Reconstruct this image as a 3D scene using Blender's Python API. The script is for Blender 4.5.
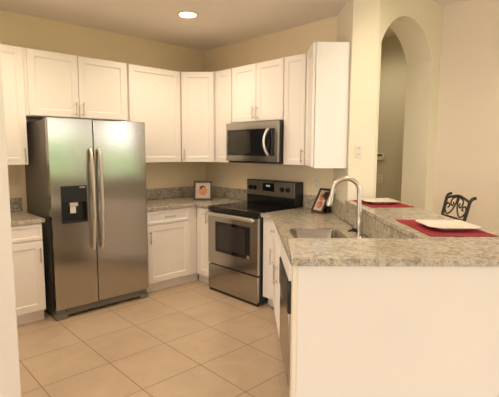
import bpy, bmesh, math, random
from mathutils import Vector, Matrix
random.seed(7)
S = bpy.context.scene
for o in list(bpy.data.objects):
    bpy.data.objects.remove(o, do_unlink=True)
COL = S.collection
PI = math.pi

# ------------------------------------------------------------------ camera
cam_d = bpy.data.cameras.new('camera')
cam = bpy.data.objects.new('camera', cam_d); COL.objects.link(cam); S.camera = cam
PITCH, ROLL, YAW, FPX = 0.1123, 0.0042, 0.8097, 425.37
fw = Vector((-math.sin(YAW)*math.cos(PITCH), math.cos(YAW)*math.cos(PITCH), -math.sin(PITCH)))
rt = Vector((math.cos(YAW), math.sin(YAW), 0)); up = rt.cross(fw)
r2 = rt*math.cos(ROLL)+up*math.sin(ROLL); u2 = -rt*math.sin(ROLL)+up*math.cos(ROLL)
m = Matrix((r2, u2, -fw)).transposed().to_4x4(); m.translation = Vector((4.461, -3.451, 1.5001))
cam.matrix_world = m
cam_d.sensor_fit = 'HORIZONTAL'; cam_d.sensor_width = 36.0; cam_d.lens = FPX*36/499
cam_d.clip_start = 0.05; cam_d.clip_end = 200

# ------------------------------------------------------------------ world, sun, daylight, exposure
W = bpy.data.worlds.new('sky'); S.world = W; W.use_nodes = True
bg = W.node_tree.nodes['Background']
bg.inputs[0].default_value = (1.0, 0.965, 0.93, 1); bg.inputs[1].default_value = 5.2
sun_d = bpy.data.lights.new('sun', 'SUN'); sun_d.energy = 6.0; sun_d.angle = 0.01; sun_d.color = (1, .95, .85)
sun = bpy.data.objects.new('sun', sun_d); COL.objects.link(sun)
sun.rotation_euler = (math.radians(42), 0, math.radians(-70))     # comes from behind the house, over the roof
LAMP_W = 9.5; LAMP_COL = (1.0, 0.83, 0.63)                           # the recessed ceiling lamps
def portal(loc, rot, sx, sy):
    l = bpy.data.lights.new('window_daylight', 'AREA'); l.shape = 'RECTANGLE'; l.size = sx; l.size_y = sy
    l.cycles.is_portal = True
    o = bpy.data.objects.new('window_daylight', l); COL.objects.link(o); o.location = loc; o.rotation_euler = rot
portal((7.0, -1.0, 1.5), (0, PI/2, 0), 1.5, 3.2)
portal((5.4, .93, 1.5), (-PI/2, 0, 0), 2.2, 1.5)
portal((4.4, -6.5, 1.15), (PI/2, 0, 0), 3.6, 2.1)
S.view_settings.view_transform = 'Standard'; S.view_settings.look = 'None'
S.view_settings.gamma = 1; S.view_settings.use_curve_mapping = False
S.view_settings.exposure = 0.12

# ------------------------------------------------------------------ materials
def nodemat(name):
    m = bpy.data.materials.new(name); m.use_nodes = True
    nt = m.node_tree; b = nt.nodes['Principled BSDF']
    return m, nt, b
def N(nt, t, **k):
    n = nt.nodes.new(t)
    for a, v in k.items():
        if a in n.inputs.keys() if hasattr(n.inputs, 'keys') else False: n.inputs[a].default_value = v
        else: setattr(n, a, v)
    return n
def coords(nt, scale=(1, 1, 1)):
    tc = nt.nodes.new('ShaderNodeTexCoord'); mp = nt.nodes.new('ShaderNodeMapping')
    mp.inputs['Scale'].default_value = scale
    nt.links.new(tc.outputs['Object'], mp.inputs[0]); return mp.outputs[0]
def noise(nt, vec, scale, detail=3, rough=.5, dist=0):
    n = nt.nodes.new('ShaderNodeTexNoise'); n.inputs['Scale'].default_value = scale
    n.inputs['Detail'].default_value = detail; n.inputs['Roughness'].default_value = rough
    n.inputs['Distortion'].default_value = dist
    nt.links.new(vec, n.inputs['Vector']); return n.outputs['Fac']
def ramp(nt, fac, stops, interp='LINEAR'):
    r = nt.nodes.new('ShaderNodeValToRGB'); r.color_ramp.interpolation = interp
    e = r.color_ramp.elements
    while len(e) < len(stops): e.new(.5)
    for x, (p, c) in zip(e, stops):
        x.position = p; x.color = c if len(c) == 4 else (*c, 1)
    nt.links.new(fac, r.inputs[0]); return r.outputs[0]
def mix(nt, f, a, b, mode='MIX'):
    x = nt.nodes.new('ShaderNodeMix'); x.data_type = 'RGBA'; x.blend_type = mode
    for s, v in ((0, f), (6, a), (7, b)):
        if hasattr(v, 'links'): nt.links.new(v, x.inputs[s])
        else: x.inputs[s].default_value = v if s == 0 else (*v, 1)
    return x.outputs[2]
def bump(nt, b, h, strength, dist=.01):
    n = nt.nodes.new('ShaderNodeBump'); n.inputs['Strength'].default_value = strength
    n.inputs['Distance'].default_value = dist
    nt.links.new(h, n.inputs['Height']); nt.links.new(n.outputs[0], b.inputs['Normal'])
def plain(name, c, rough=.5, metal=0, var=.04, scale=8, bmp=0, bscale=60, spec=.5, coat=0):
    m, nt, b = nodemat(name); v = coords(nt)
    f = noise(nt, v, scale)
    lo = tuple(max(0, x*(1-var)) for x in c); hi = tuple(min(1, x*(1+var)) for x in c)
    nt.links.new(ramp(nt, f, [(.3, lo), (.7, hi)]), b.inputs['Base Color'])
    b.inputs['Roughness'].default_value = rough; b.inputs['Metallic'].default_value = metal
    b.inputs['Specular IOR Level'].default_value = spec; b.inputs['Coat Weight'].default_value = coat
    if bmp: bump(nt, b, noise(nt, v, bscale, 4), bmp, .003)
    return m
def emit(name, c, s):
    m, nt, b = nodemat(name)
    b.inputs['Base Color'].default_value = (*c, 1); b.inputs['Emission Color'].default_value = (*c, 1)
    b.inputs['Emission Strength'].default_value = s; return m
def steel_mat(name, c, rough, stretch=(1.2, 1.2, 90)):
    m, nt, b = nodemat(name); v = coords(nt, stretch)
    f = noise(nt, v, 3, 3, .6)
    nt.links.new(ramp(nt, f, [(.3, tuple(x*.98 for x in c)), (.7, tuple(min(1, x*1.02) for x in c))]), b.inputs['Base Color'])
    b.inputs['Metallic'].default_value = 1
    r = nt.nodes.new('ShaderNodeMapRange'); r.inputs[3].default_value = rough*.95; r.inputs[4].default_value = rough*1.06
    nt.links.new(f, r.inputs[0]); nt.links.new(r.outputs[0], b.inputs['Roughness'])
    b.inputs['Anisotropic'].default_value = .5; return m
def granite_mat():
    m, nt, b = nodemat('granite'); v = coords(nt)
    f1 = noise(nt, v, 9, 4, .6, .6); f2 = noise(nt, v, 45, 4, .65, .4); f3 = noise(nt, v, 110, 2, .6)
    vo = nt.nodes.new('ShaderNodeTexVoronoi'); vo.inputs['Scale'].default_value = 130; nt.links.new(v, vo.inputs['Vector'])
    base = ramp(nt, f2, [(.30, (.25, .20, .13)), (.45, (.44, .38, .285)), (.58, (.60, .54, .43)), (.72, (.40, .37, .31))])
    grey = ramp(nt, f3, [(.35, (.16, .17, .18)), (.55, (.44, .45, .45)), (.7, (.72, .73, .72))])
    k = ramp(nt, f1, [(.52, (0, 0, 0)), (.68, (.6, .6, .6))])
    c1 = mix(nt, k, base, grey)
    c1 = mix(nt, 1.0, c1, ramp(nt, noise(nt, v, 16, 3, .6, 1.2), [(.36, (.66, .64, .60)), (.52, (1, 1, 1))]), 'MULTIPLY')
    bwd = ramp(nt, f3, [(.30, (1, 1, 1)), (.38, (0, 0, 0))])
    c2 = mix(nt, bwd, c1, (.10, .085, .07))
    c3 = mix(nt, ramp(nt, vo.outputs['Distance'], [(.0, (.35, .35, .35)), (.25, (0, 0, 0))]), c2, (.80, .78, .74))
    nt.links.new(c3, b.inputs['Base Color']); b.inputs['Roughness'].default_value = .22
    return m
def tile_mat(ox, oy, sx, sy):
    m, nt, b = nodemat('beige_floor_tile')
    tc = nt.nodes.new('ShaderNodeTexCoord'); sp = nt.nodes.new('ShaderNodeSeparateXYZ'); nt.links.new(tc.outputs['Object'], sp.inputs[0])
    def M(op, a, b_=None):
        n = nt.nodes.new('ShaderNodeMath'); n.operation = op
        for i, q in enumerate((a, b_)):
            if q is None: continue
            if hasattr(q, 'links'): nt.links.new(q, n.inputs[i])
            else: n.inputs[i].default_value = q
        return n.outputs[0]
    def edge(c, off, s):
        u = M('DIVIDE', M('SUBTRACT', c, off), s); f = M('FRACT', u)
        return M('MULTIPLY', M('MINIMUM', f, M('SUBTRACT', 1.0, f)), s), M('FLOOR', u)
    ex, ix = edge(sp.outputs[0], ox, sx); ey, iy = edge(sp.outputs[1], oy, sy)
    d = M('MINIMUM', ex, ey)
    g = nt.nodes.new('ShaderNodeMapRange'); g.inputs[1].default_value = .0025; g.inputs[2].default_value = .0045
    nt.links.new(d, g.inputs[0])
    cx = nt.nodes.new('ShaderNodeCombineXYZ'); nt.links.new(ix, cx.inputs[0]); nt.links.new(iy, cx.inputs[1])
    wn = nt.nodes.new('ShaderNodeTexWhiteNoise'); nt.links.new(cx.outputs[0], wn.inputs[0])
    f = noise(nt, tc.outputs['Object'], 3.2, 5, .6, .8)
    col = ramp(nt, f, [(.3, (.52, .385, .26)), (.5, (.57, .43, .295)), (.7, (.61, .47, .33))])
    tint = ramp(nt, wn.outputs['Value'], [(0, (.95, .95, .95)), (1, (1.0, 1.0, 1.0))])
    col = mix(nt, 1.0, col, tint, 'MULTIPLY')
    nt.links.new(mix(nt, g.outputs[0], (.27, .185, .12), col), b.inputs['Base Color'])
    b.inputs['Roughness'].default_value = .36
    bump(nt, b, g.outputs[0], .35, .002)
    return m

M_wall = plain('warm_beige_wall_paint', (.86, .73, .50), .75, var=.02, scale=1.5, bmp=.05, bscale=120)
M_wall2 = plain('pale_green_beige_paint', (.83, .77, .60), .75, var=.02, scale=1.5, bmp=.05, bscale=120)
M_dine = plain('tan_dining_paint', (.84, .73, .59), .75, var=.02, scale=1.5, bmp=.05, bscale=120)
M_cream = plain('cream_wall_paint', (.80, .735, .65), .7, var=.01, scale=1.5, bmp=.03, bscale=120)
M_ceil = plain('ceiling_paint', (.90, .82, .73), .85, var=.02, scale=2, bmp=.08, bscale=150)
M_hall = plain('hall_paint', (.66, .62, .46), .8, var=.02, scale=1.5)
M_cab = plain('white_cabinet_lacquer', (.88, .825, .76), .38, var=.008, scale=2)
M_end = plain('white_melamine_panel', (.90, .88, .84), .35, var=.008, scale=2)
M_trimw = plain('cream_trim_paint', (.80, .70, .54), .4, var=.01)
M_floor = tile_mat(1.705, -1.735, .463, .4535)
M_gran = granite_mat()
M_steel = steel_mat('brushed_stainless', (.44, .42, .385), .17)
M_steelh = steel_mat('brushed_stainless_bar', (.82, .78, .72), .30)
M_steeld = steel_mat('dark_stainless', (.36, .34, .31), .30)
M_nick = plain('satin_nickel', (.60, .55, .48), .34, 1)
M_side = plain('grey_appliance_enamel', (.115, .105, .09), .42, var=.05)
M_burn = plain('burner_print', (.016, .015, .015), .12)
M_foot = plain('grey_metallic_plastic', (.20, .19, .17), .45)
M_black = plain('black_enamel', (.012, .012, .013), .22, var=.1)
M_blkgl = plain('black_glass', (.008, .008, .01), .05, var=.1, spec=.5)
M_oveng = plain('smoked_oven_glass', (.035, .030, .026), .12, var=.1)
M_plast = plain('dark_grey_plastic', (.05, .05, .055), .4)
M_wplast = plain('ivory_plastic', (.80, .74, .62), .4)
M_iron = plain('dark_bronze_iron', (.035, .028, .022), .45, .3)
M_red = plain('red_woven_cloth', (.31, .009, .020), .85, var=.2, scale=300, bmp=.4, bscale=500)
M_plate = plain('cream_glazed_ceramic', (.86, .80, .68), .18, var=.01)
M_frame = plain('dark_wood_frame', (.035, .02, .014), .35, var=.3, scale=40)
M_mount = plain('cream_mount_card', (.58, .47, .36), .8)
M_skin = plain('photo_skin_tone', (.55, .24, .12), .5, var=.25, scale=30)
M_hair = plain('photo_dark_brown', (.09, .04, .025), .5, var=.3, scale=30)
M_pink = plain('photo_pink_red', (.45, .12, .08), .5, var=.4, scale=40)
M_seat = plain('tan_seat_fabric', (.45, .33, .22), .9, var=.1, scale=60)
M_leaf = plain('garden_foliage', (.24, .36, .16), .8, var=.7, scale=5, bmp=.6, bscale=12)
M_lawn = plain('patio_paving', (.34, .31, .27), .9, var=.2, scale=4)
M_lens = emit('lamp_lens', (1, .82, .55), 14)
M_disp = emit('clock_display', (.55, .75, 1), .35)
M_wframe = plain('white_window_frame', (.8, .8, .78), .4)
def glass_mat():
    m, nt, b = nodemat('window_glass')
    t = nt.nodes.new('ShaderNodeBsdfTransparent'); g = nt.nodes.new('ShaderNodeBsdfGlossy'); g.inputs['Roughness'].default_value = .02
    x = nt.nodes.new('ShaderNodeMixShader'); x.inputs[0].default_value = .05
    nt.links.new(t.outputs[0], x.inputs[1]); nt.links.new(g.outputs[0], x.inputs[2])
    nt.links.new(x.outputs[0], nt.nodes['Material Output'].inputs[0]); nt.nodes.remove(b); return m
M_glass = glass_mat()

# ------------------------------------------------------------------ helpers
def bx(bm, x0, x1, y0, y1, z0, z1, mi=0):
    vs = [bm.verts.new((x, y, z)) for z in (z0, z1) for x, y in ((x0, y0), (x1, y0), (x1, y1), (x0, y1))]
    for q in ((3, 2, 1, 0), (4, 5, 6, 7), (0, 1, 5, 4), (1, 2, 6, 5), (2, 3, 7, 6), (3, 0, 4, 7)):
        bm.faces.new([vs[i] for i in q]).material_index = mi
def prism(bm, pts, z0, z1, mi=0):
    a = sum(p[0]*q[1]-q[0]*p[1] for p, q in zip(pts, pts[1:]+pts[:1]))
    if a < 0: pts = pts[::-1]
    lo = [bm.verts.new((x, y, z0)) for x, y in pts]; hi = [bm.verts.new((x, y, z1)) for x, y in pts]
    bm.faces.new(lo[::-1]).material_index = mi; bm.faces.new(hi).material_index = mi
    for i in range(len(pts)):
        j = (i+1) % len(pts); bm.faces.new((lo[i], lo[j], hi[j], hi[i])).material_index = mi
def prism_y(bm, pts, y0, y1, mi=0):       # polygon in x,z extruded along y
    a = sum(p[0]*q[1]-q[0]*p[1] for p, q in zip(pts, pts[1:]+pts[:1]))
    if a < 0: pts = pts[::-1]
    lo = [bm.verts.new((x, y0, z)) for x, z in pts]; hi = [bm.verts.new((x, y1, z)) for x, z in pts]
    bm.faces.new(lo).material_index = mi; bm.faces.new(hi[::-1]).material_index = mi
    for i in range(len(pts)):
        j = (i+1) % len(pts); bm.faces.new((lo[j], lo[i], hi[i], hi[j])).material_index = mi
def tube(bm, pts, r, seg=12, mi=0, squash=1):
    pts = [Vector(p) for p in pts]; rs = r if isinstance(r, (list, tuple)) else [r]*len(pts)
    rings = []; ref = None
    for i, p in enumerate(pts):
        t = (pts[min(i+1, len(pts)-1)]-pts[max(i-1, 0)]).normalized()
        if ref is None:
            ref = Vector((0, 0, 1)) if abs(t.z) < .9 else Vector((1, 0, 0))
        a = (ref-t*ref.dot(t)).normalized(); b = t.cross(a); ref = a
        rings.append([bm.verts.new(p+a*math.cos(k*2*PI/seg)*rs[i]+b*math.sin(k*2*PI/seg)*rs[i]*squash) for k in range(seg)])
    for A, B in zip(rings, rings[1:]):
        for k in range(seg):
            f = bm.faces.new((A[k], A[(k+1) % seg], B[(k+1) % seg], B[k])); f.smooth = True; f.material_index = mi
    bm.faces.new(rings[0][::-1]).material_index = mi; bm.faces.new(rings[-1]).material_index = mi
def lathe(bm, prof, c=(0, 0, 0), seg=28, axis='z', mi=0, smooth=True):
    c = Vector(c); rings = []
    for r, h in prof:
        ring = []
        for k in range(seg):
            a = 2*PI*k/seg; u, v = r*math.cos(a), r*math.sin(a)
            p = {'z': (u, v, h), 'y': (u, h, -v), 'x': (h, u, v)}[axis]
            ring.append(bm.verts.new(c+Vector(p)))
        rings.append(ring)
    for A, B in zip(rings, rings[1:]):
        for k in range(seg):
            f = bm.faces.new((A[k], A[(k+1) % seg], B[(k+1) % seg], B[k])); f.smooth = smooth; f.material_index = mi
    bm.faces.new(rings[0][::-1]).material_index = mi; bm.faces.new(rings[-1]).material_index = mi
def smoothpath(pts, n=6):
    pts = [Vector(p) for p in pts]; out = []
    P = [pts[0]*2-pts[1]]+pts+[pts[-1]*2-pts[-2]]
    for i in range(1, len(P)-2):
        for k in range(n):
            t = k/n; a, b, c, d = P[i-1:i+3]
            out.append(.5*((2*b)+(c-a)*t+(2*a-5*b+4*c-d)*t*t+(3*b-a-3*c+d)*t**3))
    return out+[pts[-1]]
def obj(name, bm, mats, parent=None, bevel=0, loc=(0, 0, 0), rot=(0, 0, 0), recalc=True):
    if recalc: bmesh.ops.recalc_face_normals(bm, faces=bm.faces)
    me = bpy.data.meshes.new(name); bm.to_mesh(me); bm.free(); me.set_sharp_from_angle(angle=math.radians(38))
    for q in (mats if isinstance(mats, (list, tuple)) else [mats]): me.materials.append(q)
    o = bpy.data.objects.new(name, me); COL.objects.link(o); o.parent = parent
    o.location = loc; o.rotation_euler = rot
    if bevel:
        b = o.modifiers.new('bevel', 'BEVEL'); b.width = bevel; b.segments = 2; b.limit_method = 'ANGLE'; b.angle_limit = math.radians(40)
    return o
def box(name, mats, parent, x0, x1, y0, y1, z0, z1, bevel=.002, **k):
    bm = bmesh.new(); bx(bm, x0, x1, y0, y1, z0, z1); return obj(name, bm, mats, parent, bevel, **k)
def thing(name, label, cat, loc=(0, 0, 0), rz=0, group=None):
    o = bpy.data.objects.new(name, None); COL.objects.link(o); o.empty_display_size = .1
    o.location = loc; o.rotation_euler = (0, 0, rz); tag(o, label, cat, group); return o
def tag(o, label, cat, group=None):
    o['label'] = label; o['category'] = cat
    if group: o['group'] = group
    return o
def struct(name, bm, mat, bevel=0, **k):
    o = obj(name, bm, mat, None, bevel, **k); o['kind'] = 'structure'; return o
# frame of the angled peninsula: X runs from the wall stub towards the viewer, Y from the kitchen to the dining side
TH = math.radians(-43)
def P(X, Y, z=0): return (X*math.cos(TH)-Y*math.sin(TH), X*math.sin(TH)+Y*math.cos(TH), z)
def P2(X, Y): return P(X, Y)[:2]
def Pinv(x, y): return (x*math.cos(TH)+y*math.sin(TH), -x*math.sin(TH)+y*math.cos(TH))
YAW45 = math.radians(45)

# ------------------------------------------------------------------ the setting
bm = bmesh.new(); bx(bm, -.2, 7.1, -6.6, 2.2, -.1, 0); struct('floor', bm, M_floor)
bm = bmesh.new(); prism(bm, [(-.12, .12), (2.022, .12), P2(1.99, 1.61), P2(6.6, 1.61), (3.0, -6.6), (-.12, -6.6)], 2.757, 2.912); struct('ceiling', bm, M_ceil)
bm = bmesh.new(); bx(bm, -.12, 7.12, -6.62, 2.2, 2.915, 3.0); struct('ceiling_dining', bm, M_ceil)
bm = bmesh.new(); bx(bm, -.12, 0, -6.6, .12, 0, 2.757); struct('wall_left', bm, M_wall)
bm = bmesh.new(); bx(bm, 0, 2.022, 0, .12, 0, 2.757); struct('wall_back', bm, M_wall)
# stub wall that the bar runs into, ending in the corner post of the archway
bm = bmesh.new(); prism(bm, [(2.022, 0), P2(2.08, 1.378), P2(2.08, 1.592), (2.609, -.215), (2.35, -.215), (2.24, .12), (2.022, .12)], 0, 2.915)
struct('wall_stub', bm, M_wall2)
# archway wall
ax0, ax1 = 2.35, 2.609
yc, hw, zs, za = .2645, .4855, 2.365, 2.672
R_ = (hw*hw+(za-zs)**2)/(2*(za-zs)); zc_ = za-R_; a0 = math.asin(hw/R_)
arc = [(yc+R_*math.sin(a), zc_+R_*math.cos(a)) for a in [-a0+2*a0*k/40 for k in range(41)]]
bm = bmesh.new()
def wallquad(y0, z0, y1, z1, zt=2.915):
    v = [bm.verts.new(p) for p in ((ax1, y0, z0), (ax1, y1, z1), (ax1, y1, zt), (ax1, y0, zt), (ax0, y0, z0), (ax0, y1, z1), (ax0, y1, zt), (ax0, y0, zt))]
    bm.faces.new(v[:4]); bm.faces.new(v[4:][::-1])
    f = bm.faces.new((v[0], v[4], v[5], v[1])); f.smooth = True
    bm.faces.new((v[3], v[2], v[6], v[7]))
for (y0, z0), (y1, z1) in zip(arc, arc[1:]): wallquad(y0, z0, y1, z1)
bmesh.ops.remove_doubles(bm, verts=bm.verts, dist=1e-5)
bx(bm, ax0, ax1, .75, .93, 0, 2.915)
struct('wall_arch', bm, M_wall2)
bm = bmesh.new(); bx(bm, 2.60, 4.3, .93, 1.05, 0, 2.915); bx(bm, 6.5, 7.0, .93, 1.05, 0, 2.915); bx(bm, 4.3, 6.5, .93, 1.05, 0, .75); bx(bm, 4.3, 6.5, .93, 1.05, 2.25, 2.915); struct('wall_right', bm, M_dine)
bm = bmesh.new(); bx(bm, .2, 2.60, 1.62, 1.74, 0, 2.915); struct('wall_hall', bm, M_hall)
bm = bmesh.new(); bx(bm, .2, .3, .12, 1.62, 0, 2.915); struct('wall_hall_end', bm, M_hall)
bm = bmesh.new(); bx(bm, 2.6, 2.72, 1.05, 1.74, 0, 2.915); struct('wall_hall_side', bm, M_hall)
# return wall at the left whose end stands close to the viewer
bm = bmesh.new(); bx(bm, 0, 2.30, -3.06, -2.91, 0, 2.757); struct('wall_return', bm, M_cream, .004)
# far walls with window openings (behind the viewer)
bm = bmesh.new()
bx(bm, 7.0, 7.12, .6, 1.05, 0, 2.915); bx(bm, 7.0, 7.12, -6.6, -2.6, 0, 2.915); bx(bm, 7.0, 7.12, -2.6, .6, 2.25, 2.915); bx(bm, 7.0, 7.12, -2.6, .6, 0, .75)
struct('wall_east', bm, M_cream)
bm = bmesh.new()
bx(bm, -.12, 2.6, -6.62, -6.5, 0, 2.915); bx(bm, 6.2, 7.0, -6.62, -6.5, 0, 2.915); bx(bm, 2.6, 6.2, -6.62, -6.5, 2.2, 2.915); bx(bm, 2.6, 6.2, -6.62, -6.5, 0, .1)
struct('wall_rear', bm, M_cream)
def window(nm, p0, p1, z0, z1, ax, n):
    bm = bmesh.new(); t = .05
    Y0 = .97 if nm == 'window_added' else -6.58
    def bar(a0, a1, za_, zb_):
        if ax == 'y': bx(bm, 7.03, 7.08, a0, a1, za_, zb_)
        else: bx(bm, a0, a1, Y0, Y0+.05, za_, zb_)
    bar(p0, p1, z0, z0+t); bar(p0, p1, z1-t, z1)
    for k in range(n+1):
        a = p0+(p1-p0-t)*k/n; bar(a, a+t, z0+t, z1-t)
    w = struct(nm, bm, M_wframe)
    bm = bmesh.new()
    if ax == 'y': bx(bm, 7.052, 7.056, p0+t, p1-t, z0+t, z1-t)
    else: bx(bm, p0+t, p1-t, Y0+.024, Y0+.028, z0+t, z1-t)
    obj('glass_pane', bm, M_glass, w)
window('window_1', -2.6, .6, .75, 2.25, 'y', 2)
window('window_2', 2.6, 6.2, .1, 2.2, 'x', 3)
window('window_added', 4.3, 6.5, .75, 2.25, 'x', 2)  # unseen window, added to brighten the left walls and the refrigerator's right door
# garden seen only as a reflection in the steel
bm = bmesh.new(); bx(bm, 7.12, 30, -20, 15, -.2, -.1); struct('ground_garden', bm, M_lawn)
bm = bmesh.new()
bmesh.ops.create_grid(bm, x_segments=60, y_segments=16, size=1)
for v in bm.verts:
    y, z = v.co.x*9-1, (v.co.y+1)*.85
    v.co = Vector((11+.4*math.sin(y*1.7)+random.uniform(-.3, .3)+z*.3, y, -.12+z+(.35*math.sin(y*1.3)+.2*math.sin(y*3.1))*z/1.7))
hd = obj('garden_hedge', bm, M_leaf); tag(hd, 'green clipped hedge outside the window, seen reflected in the refrigerator', 'hedge'); hd['kind'] = 'stuff'
sd = hd.modifiers.new('thickness', 'SOLIDIFY'); sd.thickness = .6
# baseboards
bm = bmesh.new(); bx(bm, 2.615, 7.0, .915, .93, 0, .09); struct('baseboard_right', bm, M_trimw, .003)
bm = bmesh.new(); bx(bm, .3, 2.6, 1.605, 1.62, 0, .09); struct('baseboard_hall', bm, M_trimw, .003)
# knee wall under the raised bar: long leg and the end leg facing the viewer
KX0, KX1 = 3.69, 4.00
bm = bmesh.new(); prism(bm, [P2(2.085, 1.382), P2(KX0, 1.382), P2(KX0, .79), P2(3.945, .79), P2(3.945, .727), P2(KX1, .727), P2(KX1, 1.60), P2(2.085, 1.60)], 0, 1.058)
struct('wall_peninsula', bm, M_cream)
bm = bmesh.new(); prism(bm, [P2(3.945, .707), P2(KX1+.002, .707), P2(KX1+.002, .7265), P2(3.945, .7265)], 0, 1.058)
struct('trim_1', bm, M_trimw, .003)
bm = bmesh.new(); prism(bm, [P2(3.225, .79), P2(KX0-.001, .79), P2(KX0-.001, 1.35), P2(3.225, 1.35)], 0, .878)
struct('trim_2', bm, M_trimw)

# ------------------------------------------------------------------ cabinets
def pull(parent, x, z, length=.13, vertical=True, y=0):
    bm = bmesh.new(); h = length/2
    if vertical:
        tube(bm, [(x, y-.028, z-h), (x, y-.028, z+h)], .0058, 10)
        for s in (-.7, .7): tube(bm, [(x, y+.001, z+s*h), (x, y-.028, z+s*h)], .0045, 8)
    else:
        tube(bm, [(x-h, y-.028, z), (x+h, y-.028, z)], .0058, 10)
        for s in (-.7, .7): tube(bm, [(x+s*h, y+.001, z), (x+s*h, y-.028, z)], .0045, 8)
    return obj('handle', bm, M_nick, parent)
def panel_bm(x0, x1, z0, z1, st=.058, t=.02):
    bm = bmesh.new()
    def ring(i, y): return [bm.verts.new(p) for p in ((x0+i, y, z0+i), (x1-i, y, z0+i), (x1-i, y, z1-i), (x0+i, y, z1-i))]
    R = [ring(0, t), ring(0, .002), ring(.002, 0), ring(st, 0), ring(st+.010, .0085), ring(st+.014, .0085)]
    for A, B in zip(R, R[1:]):
        for k in range(4): bm.faces.new((A[k], A[(k+1) % 4], B[(k+1) % 4], B[k]))
    bm.faces.new(R[-1]); bm.faces.new(R[0][::-1]); return bm
def door(parent, x0, x1, z0, z1, hx=None, hz=None, st=.058, hl=.13):
    d = obj('door', panel_bm(x0, x1, z0, z1, st), M_cab, parent)
    if hx is not None: pull(d, hx, hz, hl)
    return d
def drawer(parent, x0, x1, z0, z1, hl=.13):
    d = obj('drawer', panel_bm(x0, x1, z0, z1, .022), M_cab, parent)
    pull(d, (x0+x1)/2, (z0+z1)/2, hl, False); return d
def cab(label, loc, rz, group, name='wall_cabinet'):
    return thing(name, label, 'cabinet', loc, rz, group)
ZT, ZB = 2.386, 1.366
R90 = PI/2
UG = None
# fridge wall uppers (front plane x = .34)
c = cab('white upper cabinet at far left, above the short counter left of the refrigerator', (.34, -2.905, 0), R90, UG)
box('body', M_cab, c, 0, .655, .0205, .337, ZB, ZT)
door(c, .003, .325, ZB, ZT-.004, .29, ZB+.085); door(c, .329, .652, ZB, ZT-.004, .624, ZB+.085)
c = cab('short two-door white cabinet mounted directly above the refrigerator', (.34, -2.247, 0), R90, UG)
box('body', M_cab, c, 0, .985, .0205, .337, 1.80, ZT)
door(c, .026, .468, 1.806, ZT-.004, .435, 1.885); door(c, .473, .965, 1.806, ZT-.004, .502, 1.885)
c = cab('tall white upper cabinet with one wide door right of the refrigerator top', (.34, -1.259, 0), R90, UG)
box('body', M_cab, c, 0, .645, .0205, .337, ZB, ZT)
door(c, .006, .640, ZB, ZT-.004, .04, ZB+.085)
c = cab('diagonal white corner upper cabinet above the small framed photo', (.34, -.612, 0), YAW45, UG)
bm = bmesh.new()
inv = lambda x, y: ((x-.34)*math.cos(YAW45)+(y+.612)*math.sin(YAW45), -(x-.34)*math.sin(YAW45)+(y+.612)*math.cos(YAW45))
prism(bm, [inv(.326, -.598), inv(.003, -.608), inv(.003, -.003), inv(.603, -.003), inv(.598, -.326)], ZB, ZT); obj('body', bm, M_cab, c, .002)
door(c, .006, .376, ZB, ZT-.004, .036, ZB+.085)
c = cab('narrow white upper cabinet squeezed between the corner cabinet and the microwave', (.612, -.34, 0), 0, UG)
box('body', M_cab, c, 0, .289, .0205, .337, ZB, ZT); door(c, .012, .284, ZB, ZT-.004, None)
c = cab('short two-door white cabinet directly above the microwave', (.904, -.34, 0), 0, UG)
box('body', M_cab, c, 0, .758, .0205, .337, 1.797, ZT)
door(c, .012, .376, 1.802, ZT-.004, .349, 1.885); door(c, .381, .753, 1.802, ZT-.004, .408, 1.885)
c = cab('slim white upper cabinet just right of the microwave', (1.665, -.34, 0), 0, UG)
box('body', M_cab, c, 0, .268, .0205, .337, ZB, ZT); door(c, .004, .262, ZB, ZT-.004, .243, ZB+.085, st=.05)
# end upper cabinet on the stub wall
c = cab('rightmost upper cabinet with its plain white end panel facing the viewer', P(1.655, 1.073), TH, UG)
o_ = Vector(P(1.655, 1.073))
def loc_(x, y):
    a, b = Pinv(x, y); return (a-1.655, b-1.073)
bm = bmesh.new(); prism(bm, [(.0, .0245), (.379, .0245), (.379, .302), (-.115, .302), loc_(1.936, -.004), loc_(1.936, -.31)], ZB-.012, ZT-.002); obj('body', bm, M_end, c, .002)
door(c, .004, .376, ZB, ZT-.006, None)

# base cabinets
KZ = .10; CB = .878
def toe(parent, x0, x1, y0=.075, y1=.13): box('toe_kick', M_cab, parent, x0, x1, y0, y1, 0, KZ, 0)
c = cab('white base cabinet left of the refrigerator under the short granite counter', (.63, -2.905, 0), R90, None, 'base_cabinet')
box('body', M_cab, c, 0, .652, .0205, .625, KZ, CB); toe(c, 0, .652)
drawer(c, .004, .647, .735, .868)
door(c, .31, .647, .112, .722, .62, .60); door(c, .004, .306, .112, .722, .03, .60)
c = cab('white base cabinet with a drawer over a wide door right of the refrigerator', (.63, -1.265, 0), R90, None, 'base_cabinet')
box('body', M_cab, c, 0, .655, .0205, .625, KZ, CB); toe(c, 0, .71)
drawer(c, .022, .545, .735, .868); door(c, .022, .545, .112, .722, .047, .60)
c = cab('narrow white base cabinet between the inner corner and the stove', (.636, -.63, 0), 0, None, 'base_cabinet')
box('body', M_cab, c, -.024, .262, .0205, .6245, KZ, CB); toe(c, -.06, .262)
door(c, .028, .257, .112, .868, .205, .775)
c = cab('white angled corner base cabinet between the stove and the peninsula', (1.668, -.61, 0), 0, None, 'base_cabinet')
q = lambda x, y: (x-1.668, y+.61)
bm = bmesh.new(); prism(bm, [q(1.668, -.61), q(*P2(1.757, .795)), q(*P2(2.172, .795)), q(*P2(2.172, 1.34)), q(1.99, -.02), q(1.668, -.02)], KZ, CB)
obj('body', bm, M_cab, c, .002)
bm = bmesh.new(); prism(bm, [q(1.668, -.535), q(*P2(1.80, .87)), q(*P2(2.172, .87)), q(*P2(2.172, .93)), q(1.668, -.45)], 0, KZ); obj('toe_kick', bm, M_cab, c)
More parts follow.
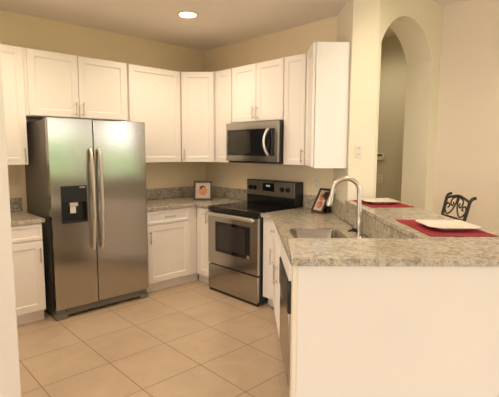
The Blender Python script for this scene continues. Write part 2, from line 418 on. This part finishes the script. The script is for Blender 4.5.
def child_frame(parent, X, Y):   # returns offset so geometry given in the peninsula frame can be parented
    p = P(X, Y); return (p[0]-parent.location.x, p[1]-parent.location.y, 0), (0, 0, TH)
L, Rr = child_frame(c, 1.765, .775)
d = door(c, .003, .400, .112, .722, .085, .545, hl=.15); d.location = L; d.rotation_euler = Rr
d = drawer(c, .003, .400, .735, .868, .08); d.location = L; d.rotation_euler = Rr
c = cab('white sink base cabinet on the kitchen side of the peninsula, beside the dishwasher', P(2.176, .775), TH, None, 'base_cabinet')
box('body', M_cab, c, 0, .41, .0205, .065, KZ, CB); toe(c, 0, .41, .075, .12)
door(c, .003, .203, .112, .868, .18, .535, st=.045, hl=.15); door(c, .207, .407, .112, .868, .23, .535, st=.045, hl=.15)

# worktops
def top(name, label, polys, z0, z1, bevel=.004):
    bm = bmesh.new()
    for p in polys: prism(bm, p, z0, z1)
    return tag(obj(name, bm, M_gran, None, bevel), label, 'countertop')
top('granite_countertop', 'short speckled granite counter piece left of the refrigerator', [[(.002, -2.905), (.645, -2.905), (.645, -2.235), (.002, -2.235)]], .880, .914)
top('granite_countertop', 'L-shaped granite countertop in the corner between refrigerator and stove', [[(.002, -1.265), (.645, -1.265), (.645, -.645), (.899, -.645), (.899, -.002), (.002, -.002)]], .880, .914)
A = (1.668, -.645); B = P2(1.80, .77)
sx0, sx1, sy0, sy1, px1, py1 = 2.49, 3.03, .868, 1.192, 3.688, 1.352
top('granite_countertop', 'granite counter around the sink running from the stove along the peninsula',
    [[(1.668, -.002), A, B, P2(sx0, .77), P2(sx0, py1), P2(1.56, py1), (2.0, -.002)],
     [P2(sx0, .77), P2(sx1, .77), P2(sx1, sy0), P2(sx0, sy0)], [P2(sx0, sy1), P2(sx1, sy1), P2(sx1, py1), P2(sx0, py1)],
     [P2(sx1, .77), P2(px1, .77), P2(px1, py1), P2(sx1, py1)]], .880, .914, 0)
top('granite_bar_top', 'raised granite bar top wrapping the peninsula end with red placemats on it',
    [[P2(2.084, 1.355), P2(3.64, 1.365), P2(3.64, .718), P2(4.03, .698), P2(4.03, 1.80), P2(1.90, 1.80), P2(2.084, 1.602)]], 1.060, 1.090)
def splash(label, polys, z1=1.03):
    bm = bmesh.new()
    for p in polys: prism(bm, p, .9145, z1)
    return tag(obj('granite_backsplash', bm, M_gran, None, .002), label, 'backsplash')
splash('low granite backsplash strip on the wall left of the refrigerator', [[(.001, -2.905), (.02, -2.905), (.02, -2.235), (.001, -2.235)]], 1.04)
splash('granite backsplash strip behind the small framed photo, turning the corner to the stove', [[(.001, -1.265), (.02, -1.265), (.02, -.02), (.899, -.02), (.899, -.001), (.001, -.001)]], 1.04)
splash('granite backsplash strip on the back wall just right of the stove', [[(1.668, -.001), (1.668, -.02), (1.985, -.02), (2.0, -.001)]], 1.05)
splash('granite backsplash strip on the stub wall behind the leaning photo frame', [[(2.003, -.022), (2.02, -.003), P2(2.083, 1.375), P2(2.083, 1.355)]], 1.05)
bm = bmesh.new(); prism(bm, [P2(2.086, 1.360), P2(KX0-.002, 1.360), P2(KX0-.002, 1.381), P2(2.086, 1.381)], .9145, 1.059)
tag(obj('granite_riser', bm, M_gran), 'veined granite riser behind the faucet below the raised bar', 'backsplash')

# ------------------------------------------------------------------ refrigerator (front faces +x)
f = thing('refrigerator', 'tall stainless side-by-side refrigerator with ice dispenser', 'refrigerator', (.705, -2.198, 0), R90)
Wf = .910
bm = bmesh.new(); bx(bm, .004, Wf-.004, .068, .685, .03, 1.752); bx(bm, .02, .12, .02, .2, 1.752, 1.768); bx(bm, Wf-.12, Wf-.02, .02, .2, 1.752, 1.768)
obj('body', bm, M_side, f, .004)
gx = .383
bm = bmesh.new(); bx(bm, gx-.02, gx+.02, .0625, .0675, .1, 1.75); obj('gap_shade_backing', bm, M_black, f)  # black gasket-like backing, put in to darken the gap between the doors
bm = bmesh.new(); bx(bm, gx-.0025, gx+.0025, .012, .0624, .1, 1.76); obj('gap_shade_strip', bm, M_black, f)  # black strip filling the door gap, standing in for its shade
for nm, a, b_ in (('freezer', 0, gx-.0045), ('fresh', gx+.0045, Wf)):
    bm = bmesh.new()
    if nm == 'freezer':       # door with the dispenser opening
        dx0, dx1, dz0, dz1 = .081, .311, .858, 1.186
        bx(bm, a, dx0, 0, .062, .095, 1.768); bx(bm, dx1, b_, 0, .062, .095, 1.768); bx(bm, dx0, dx1, 0, .062, .095, dz0); bx(bm, dx0, dx1, 0, .062, dz1, 1.768)
        d1 = obj('door', bm, M_steel, f)
    else:
        bx(bm, a, b_, 0, .062, .095, 1.768); d2 = obj('door', bm, M_steel, f, .006)
def fhandle(door_, x):
    bm = bmesh.new(); pts = []
    for k in range(25):
        t = k/24; z = .60+.91*t; pts.append((x, -.012-.048*math.sin(PI*t)**.45, z))
    tube(bm, pts, .019, 12, squash=.75); obj('handle', bm, M_steelh, door_)
fhandle(d1, .349); fhandle(d2, .427)
dp = obj('dispenser', (lambda b: (bx(b, .083, .309, .046, .060, .860, 1.184), bx(b, .083, .092, .001, .046, .860, 1.184), bx(b, .300, .309, .001, .046, .860, 1.184), bx(b, .092, .300, .001, .046, .860, .870), b)[-1])(bmesh.new()), M_black, d1, .001)
bm = bmesh.new(); bx(bm, .090, .302, -.003, .046, 1.041, 1.183); obj('control_panel', bm, M_black, dp, .004)
bm = bmesh.new(); bx(bm, .158, .233, .010, .040, 1.001, 1.040); obj('chute', bm, M_nick, dp, .004)
bm = bmesh.new(); bx(bm, .164, .216, .022, .030, .941, 1.000); obj('paddle', bm, M_wplast, dp, .003)
bm = bmesh.new(); bx(bm, .243, .293, -.005, -.003, 1.168, 1.174); obj('indicator_strip', bm, M_wplast, dp)
bm = bmesh.new(); bx(bm, .10, Wf-.08, .028, .07, .030, .088)
for k in range(4): bx(bm, .12, Wf-.10, .024, .03, .036+k*.013, .042+k*.013)
obj('base_grille', bm, M_foot, f)
for x0, x1 in ((.0, .10), (Wf-.085, Wf)):
    bm = bmesh.new(); bx(bm, x0, x1, .012, .09, 0, .052); bx(bm, x0+.01, x1-.01, .02, .06, .052, .09); obj('foot', bm, M_foot, f, .006)
bm = bmesh.new(); bx(bm, .80, .86, -.0012, 0, 1.655, 1.663); obj('badge', bm, M_nick, d2)

# ------------------------------------------------------------------ range
g = thing('electric_range', 'stainless electric range with black glass cooktop and oven window', 'stove', (.902, -.672, 0), 0)
Wr = .760
box('body', M_black, g, .004, Wr-.004, .03, .668, .02, .895, .002)
box('cooktop', M_blkgl, g, 0, Wr, .0, .56, .896, .916, .003)
for x, y, r in ((.20, .15, .10), (.56, .15, .075), (.20, .40, .075), (.56, .40, .10)):
    bm = bmesh.new(); lathe(bm, [(r, .9163), (r, .9166)], (x, y, 0), 32); obj('burner', bm, M_burn, g)
box('front_band', M_black, g, 0, Wr, .004, .03, .868, .8955, .002)
bm = bmesh.new()
wx0, wx1, wz0, wz1 = .122, .652, .445, .765
bx(bm, .002, wx0, .0, .03, .308, .862); bx(bm, wx1, Wr-.006, .0, .03, .308, .862); bx(bm, wx0, wx1, .0, .03, .308, wz0); bx(bm, wx0, wx1, .0, .03, wz1, .862)
od = obj('oven_door', bm, M_steel, g)
bm = bmesh.new(); bx(bm, wx0, wx1, -.001, .028, wz0, wz1); ow = obj('oven_window', bm, M_blkgl, od, .001)
bm = bmesh.new(); bx(bm, wx0+.05, wx1-.07, -.002, -.0005, wz0+.035, wz1-.03); obj('inner_glass', bm, M_oveng, ow)
bm = bmesh.new(); bx(bm, wx1-.045, wx1-.008, -.0025, -.0012, wz0+.004, wz0+.04); obj('pale_patch', bm, M_nick, ow)  # small pale patch low on the oven window
bm = bmesh.new(); bx(bm, .01, Wr-.03, -.045, -.022, .826, .860)
for x in (.02, Wr-.075): bx(bm, x, x+.035, -.022, .001, .828, .848)
obj('handle', bm, M_steelh, od, .008)
dr = box('storage_drawer', M_steel, g, .002, Wr-.006, .0, .03, .030, .292, .003)
box('base_strip', M_black, g, .004, Wr-.004, .012, .03, .0, .029, 0)
# backguard
bgd = box('backguard', M_black, g, .022, Wr-.004, .548, .664, .9165, 1.178, .006)
cp = box('control_panel', M_steeld, bgd, .034, Wr-.020, .542, .548, 1.012, 1.168, .002)
for x in (.095, .165, .575, .655):
    bm = bmesh.new(); lathe(bm, [(.026, .541), (.026, .535), (.021, .520), (.019, .516)], (x, 0, 1.092), 20, 'y'); k = obj('knob', bm, M_black, cp)
box('display', M_blkgl, cp, .285, .455, .5395, .5425, 1.062, 1.150, .001)
bm = bmesh.new()
for i, x in enumerate((.338, .352, .370, .384)): bx(bm, x, x+.009, .5385, .5395, 1.112, 1.130)
obj('clock_digits', bm, M_disp, cp)

# ------------------------------------------------------------------ microwave
mw = thing('microwave', 'stainless over-the-range microwave with a curved bar handle', 'microwave', (.908, -.420, 1.378), 0)
box('body', M_black, mw, 0, .756, .03, .411, 0, .412, .003)
bm = bmesh.new()
gx0, gx1, gz0, gz1 = .020, .722, .070, .338
bx(bm, 0, gx0, 0, .029, .012, .410); bx(bm, gx1, .756, 0, .029, .012, .410); bx(bm, gx0, gx1, 0, .029, .012, gz0); bx(bm, gx0, gx1, 0, .029, gz1, .410)
dm = obj('door', bm, M_steel, mw)
wd = box('window', M_blkgl, dm, gx0, gx1, .001, .027, gz0, gz1, .001)
box('viewing_mesh', M_oveng, wd, gx0+.02, .38, -.0005, .001, gz0+.02, gz1-.02, 0)
bm = bmesh.new(); pts = []
for k in range(17):
    t = k/16; pts.append((.640-.020*math.sin(PI*t), -.008-.042*math.sin(PI*t)**.6, .082+.25*t))
tube(bm, pts, .0135, 12); obj('handle', bm, M_steelh, dm)
box('vent_grille', M_plast, mw, .01, .746, .03, .30, -.008, 0, 0)

# ------------------------------------------------------------------ dishwasher
dw = thing('dishwasher', 'stainless dishwasher with black control strip at the near end of the peninsula', 'dishwasher', P(2.62, .775), TH)
box('body', M_plast, dw, .003, .60, .031, .085, .09, .875, 0)
box('door', M_steel, dw, .003, .60, 0, .03, .105, .550, .003)
box('top_filler', M_cab, dw, .003, .60, 0, .03, .748, .872, .002)
box('control_panel', M_black, dw, .003, .60, -.008, .03, .554, .744, .006)
box('toe_kick', M_black, dw, .003, .60, .06, .085, 0, .09, 0)

# ------------------------------------------------------------------ sink and faucet
sk = thing('kitchen_sink', 'stainless sink bowl with a thin rim set in the peninsula counter', 'sink', P(sx0, sy0, .70), TH)
bm = bmesh.new(); sw, sh = sx1-sx0, sy1-sy0
def rr(i, z, r): 
    pts = []
    for cx, cy, a in ((sw-i-r, sh-i-r, 0), (i+r, sh-i-r, 90), (i+r, i+r, 180), (sw-i-r, i+r, 270)):
        for k in range(5):
            t = math.radians(a+k*22.5); pts.append(bm.verts.new((cx+r*math.cos(t), cy+r*math.sin(t), z)))
    return pts
rings = [rr(-.022, .2148, .055), rr(-.020, .2185, .055), rr(.004, .2185, .05), rr(.008, .2120, .05), rr(.010, .06, .05), rr(.02, .012, .06), rr(.05, .0, .06)]
for A_, B_ in zip(rings, rings[1:]):
    n = len(A_)
    for k in range(n):
        ff = bm.faces.new((A_[k], A_[(k+1) % n], B_[(k+1) % n], B_[k])); ff.smooth = True
bm.faces.new(rings[-1])
s_ = obj('basin', bm, M_steel, sk); so = s_.modifiers.new('t', 'SOLIDIFY'); so.thickness = .0012; so.offset = -1
bm = bmesh.new(); lathe(bm, [(.045, .0015), (.042, .004), (.02, .003)], (sw/2, sh/2, 0)); obj('drain', bm, M_nick, sk)

fa = thing('kitchen_faucet', 'tall brushed gooseneck faucet standing behind the sink', 'faucet', P(2.79, 1.292, .914), TH)
bm = bmesh.new(); lathe(bm, [(.032, 0), (.032, .008), (.024, .014), (.0215, .05), (.0245, .085), (.024, .12), (.018, .14)], (0, 0, 0)); obj('body', bm, M_nick, fa)
bm = bmesh.new()
pts = [(0, -.002, .09), (0, -.006, .20), (0, -.008, .29)]
for k in range(1, 15):
    a = PI*k/15*1.0; pts.append((0, -.098+.090*math.cos(a), .315+.088*math.sin(a)))
pts += [(0, -.190, .30), (0, -.197, .275)]
tube(bm, pts, .0155, 14); obj('spout', bm, M_nick, fa)
bm = bmesh.new(); tube(bm, [(0, -.196, .282), (0, -.200, .262), (0, -.206, .242), (0, -.210, .222), (0, -.210, .218)], [.016, .0185, .0205, .021, .017], 16); obj('spray_head', bm, M_nick, fa)
bm = bmesh.new(); tube(bm, [(0, -.015, .052), (0, -.045, .056)], .013, 12); tube(bm, [(0, -.045, .056), (-.005, -.055, .052), (-.01, -.072, .045)], [.013, .009, .007], 10); obj('lever', bm, M_iron, fa)
bm = bmesh.new(); lathe(bm, [(.046, 0), (.046, .004), (.03, .0065)], (0, 0, 0), 28); obj('deck_plate', bm, M_nick, fa)

# ------------------------------------------------------------------ framed photos
def to_cam(x, y): return math.atan2(y+3.451, x-4.461)
p1 = thing('picture_frame', 'small dark square photo frame standing in the corner by the stove', 'picture frame', (.470, -.412, .9145), YAW45)
def framed(root, w, h, b, tilt, photo):
    e = math.radians(tilt)
    def T(bm): 
        for v in bm.verts:
            x, y, z = v.co; v.co = Vector((x, y*math.cos(e)+z*math.sin(e), z*math.cos(e)-y*math.sin(e)+.001+.018*math.sin(e)))
        return bm
    bm = bmesh.new(); bx(bm, -w/2, w/2, 0, .018, 0, b); bx(bm, -w/2, w/2, 0, .018, h-b, h); bx(bm, -w/2, -w/2+b, 0, .018, b, h-b); bx(bm, w/2-b, w/2, 0, .018, b, h-b)
    obj('frame', T(bm), M_frame, root)
    bm = bmesh.new(); bx(bm, -w/2+b, w/2-b, .008, .016, b, h-b)
    def ell(cx, cz, rx, rz, mi, y):
        vs = [bm.verts.new((cx+rx*math.cos(2*PI*k/20), y, cz+rz*math.sin(2*PI*k/20))) for k in range(20)]
        bm.faces.new(vs).material_index = mi
    photo(ell, w, h); obj('photo', T(bm), [M_mount, M_skin, M_hair, M_pink], root, recalc=False)
    bm = bmesh.new(); bx(bm, -.03, .03, .018, .022, h*.1, h*.7); T(bm)
    yb = h*.7*math.sin(e); L_ = .0
    tube(bm, [(0, .02+h*.62*math.sin(e), h*.6), (0, .055+h*.3, .006)], .006, 8); obj('easel_back', bm, M_frame, root)
def ph1(ell, w, h):
    ell(.0, h*.47, w*.24, h*.22, 1, .0075); ell(-.005, h*.66, w*.17, h*.10, 2, .0070); ell(.01, h*.55, w*.11, h*.13, 1, .0065)
framed(p1, .215, .225, .020, 9, ph1)
p2 = thing('picture_frame', 'dark frame leaning back with two reddish photos, behind the faucet', 'picture frame', (2.00, -.235, .9145), math.radians(-8))
def ph2(ell, w, h):
    ell(0, h*.66, w*.25, h*.17, 1, .0075); ell(.012, h*.72, w*.15, h*.10, 2, .0070); ell(0, h*.32, w*.25, h*.15, 3, .0075); ell(-.01, h*.30, w*.12, h*.08, 1, .0070)
framed(p2, .15, .25, .018, 30, ph2)
bm = bmesh.new(); pts = [(.03, .03), (.085, .03), (.13, .17), (.115, .175)]
prism_y(bm, [(.01, .001), (.075, .001), (.09, .20), (.04, .20)], .075, .115); obj('stand', bm, M_frame, p2, .003)

# ------------------------------------------------------------------ placemats and plates
def mat_(X, Y, lx, ly, rz, label):
    bm = bmesh.new(); bx(bm, -lx/2, lx/2, -ly/2, ly/2, 0, .003)
    o = obj('placemat', bm, M_red, None, .001, loc=P(X, Y, 1.0905), rot=(0, 0, TH+math.radians(rz))); tag(o, label, 'placemat')
mat_(2.318, 1.588, .44, .325, 4, 'red placemat at the far end of the raised bar, against the wall')
mat_(3.355, 1.582, .49, .330, 0, 'red placemat at the near end of the raised bar')
def plate(X, Y, rz, label):
    bm = bmesh.new(); rings = []
    def rr(hw_, r, z):
        pts = []
        for sx, sy, a in ((1, 1, 0), (-1, 1, 90), (-1, -1, 180), (1, -1, 270)):
            for k in range(7):
                t = math.radians(a+k*15); rad = r
                x, y = sx*(hw_-r)+rad*math.cos(t), sy*(hw_-r)+rad*math.sin(t)
                lift = .006*(min(abs(x), abs(y))/hw_)**2 if z > .012 else 0
                pts.append(bm.verts.new((x, y, z+lift)))
        return pts
    prof = [(.055, .03, .0), (.075, .04, .0), (.082, .045, .004), (.132, .05, .0175), (.133, .05, .020), (.130, .05, .0205), (.084, .045, .009), (.07, .04, .006)]
    rings = [rr(*q) for q in prof]
    for A_, B_ in zip(rings, rings[1:]):
        n = len(A_)
        for k in range(n): bm.faces.new((A_[k], A_[(k+1) % n], B_[(k+1) % n], B_[k])).smooth = True
    bm.faces.new(rings[0][::-1]); bm.faces.new(rings[-1])
    o = obj('dinner_plate', bm, M_plate, None, 0, loc=P(X, Y, 1.094), rot=(0, 0, TH+math.radians(rz))); tag(o, label, 'plate')
plate(2.285, 1.575, 4, 'cream rounded-square plate on the far red placemat by the wall')
plate(3.385, 1.598, 0, 'cream rounded-square plate on the near red placemat')

# ------------------------------------------------------------------ bar stool
bs = thing('bar_stool', 'dark wrought-iron bar stool with scrollwork back behind the bar', 'stool', P(2.455, 1.86, 0), TH)
def B3(u, z, off=0):     # point of the reclined back: u across, z height
    return (u*.86, .17+(z-.72)*.20+off*.5, 1.165+(z-1.2)*.8 if z > .95 else z)
bm = bmesh.new()
for s in (-1, 1):
    tube(bm, smoothpath([B3(s*.19, .70), B3(s*.192, .90), B3(s*.20, 1.10), B3(s*.203, 1.175), B3(s*.208, 1.20, .025), B3(s*.214, 1.205, .06)], 5), .012, 10)
tube(bm, smoothpath([B3(-.2, 1.165), B3(-.12, 1.185), B3(0, 1.205), B3(.12, 1.185), B3(.2, 1.165)], 6), .009, 8)
tube(bm, [B3(-.195, 1.0), B3(.195, 1.0)], .007, 8); tube(bm, [B3(-.19, .80), B3(.19, .80)], .008, 8)
obj('back_frame', bm, M_iron, bs)
bm = bmesh.new()
for s in (-1, 1):
    def sp(cu, cz, r0, r1, a_0, a_1, n=22):
        return [B3(s*(cu+(r0+(r1-r0)*k/n)*math.cos(math.radians(a_0+(a_1-a_0)*k/n))), cz+(r0+(r1-r0)*k/n)*math.sin(math.radians(a_0+(a_1-a_0)*k/n))) for k in range(n+1)]
    tube(bm, smoothpath([B3(s*.012, 1.195), B3(s*.015, 1.13), B3(s*.05, 1.06), B3(s*.11, 1.02), B3(s*.165, 1.045), B3(s*.18, 1.085), B3(s*.155, 1.12), B3(s*.12, 1.11), B3(s*.118, 1.085), B3(s*.135, 1.08)], 5), .006, 8)
    tube(bm, smoothpath([B3(s*.015, 1.19), B3(s*.05, 1.185), B3(s*.095, 1.165), B3(s*.10, 1.125), B3(s*.07, 1.10), B3(s*.05, 1.12), B3(s*.06, 1.138)], 5), .0055, 8)
    tube(bm, smoothpath([B3(s*.02, 1.00), B3(s*.05, .96), B3(s*.10, .99), B3(s*.14, .95), B3(s*.10, .90), B3(s*.05, .88), B3(s*.02, .82)], 5), .0055, 8)
for k in range(9):
    u = -.09+k*.0225; tube(bm, [B3(u, .992), B3(u, 1.008)], .0085, 8)
obj('scrollwork', bm, M_iron, bs)
box('seat', M_seat, bs, -.20, .20, -.20, .18, .66, .72, .02)
for sx_ in (-1, 1):
    for sy_ in (-1, 1):
        bm = bmesh.new(); tube(bm, [(sx_*.17, -.01+sy_*.15, .66), (sx_*.20, -.01+sy_*.185, .0)], [.013, .011], 10); obj('leg', bm, M_iron, bs)
bm = bmesh.new(); h_ = .22
cs = [(sx_*(.20-.03*h_/.66), -.01+sy_*(.185-.035*h_/.66), h_) for sx_, sy_ in ((-1, -1), (1, -1), (1, 1), (-1, 1))]
for a_, b_ in zip(cs, cs[1:]+cs[:1]): tube(bm, [a_, b_], .008, 8)
obj('footrest', bm, M_iron, bs)

# ------------------------------------------------------------------ wall plates
def plate_box(name, label, cat, loc, rz, w, h, kind):
    t = thing(name, label, cat, loc, rz)
    box('cover_plate', M_wplast, t, -w/2, w/2, -.007, -.001, -h/2, h/2, .002)
    if kind == 'outlet':
        for s in (-1, 1):
            bm = bmesh.new(); bx(bm, -.012, .012, -.009, -.007, s*.024-.013, s*.024+.013); so_ = obj('socket', bm, M_trimw, t, .002)
            bm = bmesh.new(); bx(bm, -.007, -.005, -.0095, -.0088, s*.024-.005, s*.024+.006); bx(bm, .005, .007, -.0095, -.0088, s*.024-.005, s*.024+.006); obj('slots', bm, M_plast, so_)
    if kind == 'switch':
        for s in (-1, 1):
            bm = bmesh.new(); bx(bm, -.009, .009, -.015, -.007, s*.026-.006, s*.026+.006); obj('toggle', bm, M_nick, t, .001)
plate_box('wall_outlet', 'ivory wall outlet in the corner right of the small square photo frame', 'outlet', (.36, -.0, 1.15), 0, .07, .115, 'outlet')
plate_box('wall_outlet', 'ivory wall outlet between the stove and the faucet', 'outlet', (1.826, -.0, 1.175), 0, .07, .115, 'outlet')
plate_box('light_switch', 'ivory double switch plate on the end of the stub wall above the bar', 'switch', P(2.08, 1.458, 1.50), math.radians(47), .055, .11, 'switch')
th = thing('thermostat', 'small thermostat on the hall wall seen through the arch', 'thermostat', (1.60, 1.619, 1.43), 0)
box('case', M_wplast, th, -.065, .065, -.028, -.001, -.045, .045, .005); box('screen', M_plast, th, -.045, .045, -.030, -.028, .005, .030, .001)
plate_box('wall_outlet', 'small ivory wall plate below the thermostat in the hall', 'outlet', (1.62, 1.62, 1.14), 0, .07, .115, 'outlet')

# ------------------------------------------------------------------ recessed ceiling lamps
def lamp(x, y, label, z=2.757, k=1):
    t = thing('recessed_ceiling_light', label, 'ceiling light', (x, y, z), 0)
    bm = bmesh.new(); lathe(bm, [(.098, -.0005), (.098, -.005), (.082, -.009), (.074, -.003), (.074, -.0008)], (0, 0, 0), 36); obj('trim_ring', bm, M_trimw, t)
    bm = bmesh.new(); lathe(bm, [(.0735, -.0095), (.06, -.0125), (.03, -.014)], (0, 0, 0), 32); obj('lens', bm, M_lens, t)
    l = bpy.data.lights.new('bulb', 'SPOT'); l.energy = LAMP_W*4*k; l.color = LAMP_COL; l.spot_size = math.radians(172); l.spot_blend = .9; l.shadow_soft_size = .07
    o = bpy.data.objects.new('bulb', l); COL.objects.link(o); o.parent = t; o.location = (0, 0, -.10)
lamp(1.075, -1.03, 'round lit recessed ceiling light above the refrigerator and stove')
lamp(2.45, -2.35, 'added unseen recessed ceiling light above the dishwasher aisle')  # out of view, added to raise the kitchen's brightness
lamp(*P(2.95, 1.70)[:2], 'recessed ceiling light above the raised bar', 2.914, 1.0)
lamp(1.75, .95, 'added unseen ceiling light brightening the hall behind the archway', 2.914, .55)  # unseen fill lamp, added because the hall came out too dark
lamp(1.15, -2.55, 'added unseen ceiling light brightening the aisle left of the refrigerator')  # unseen fill lamp, added to lift the left cabinets and walls
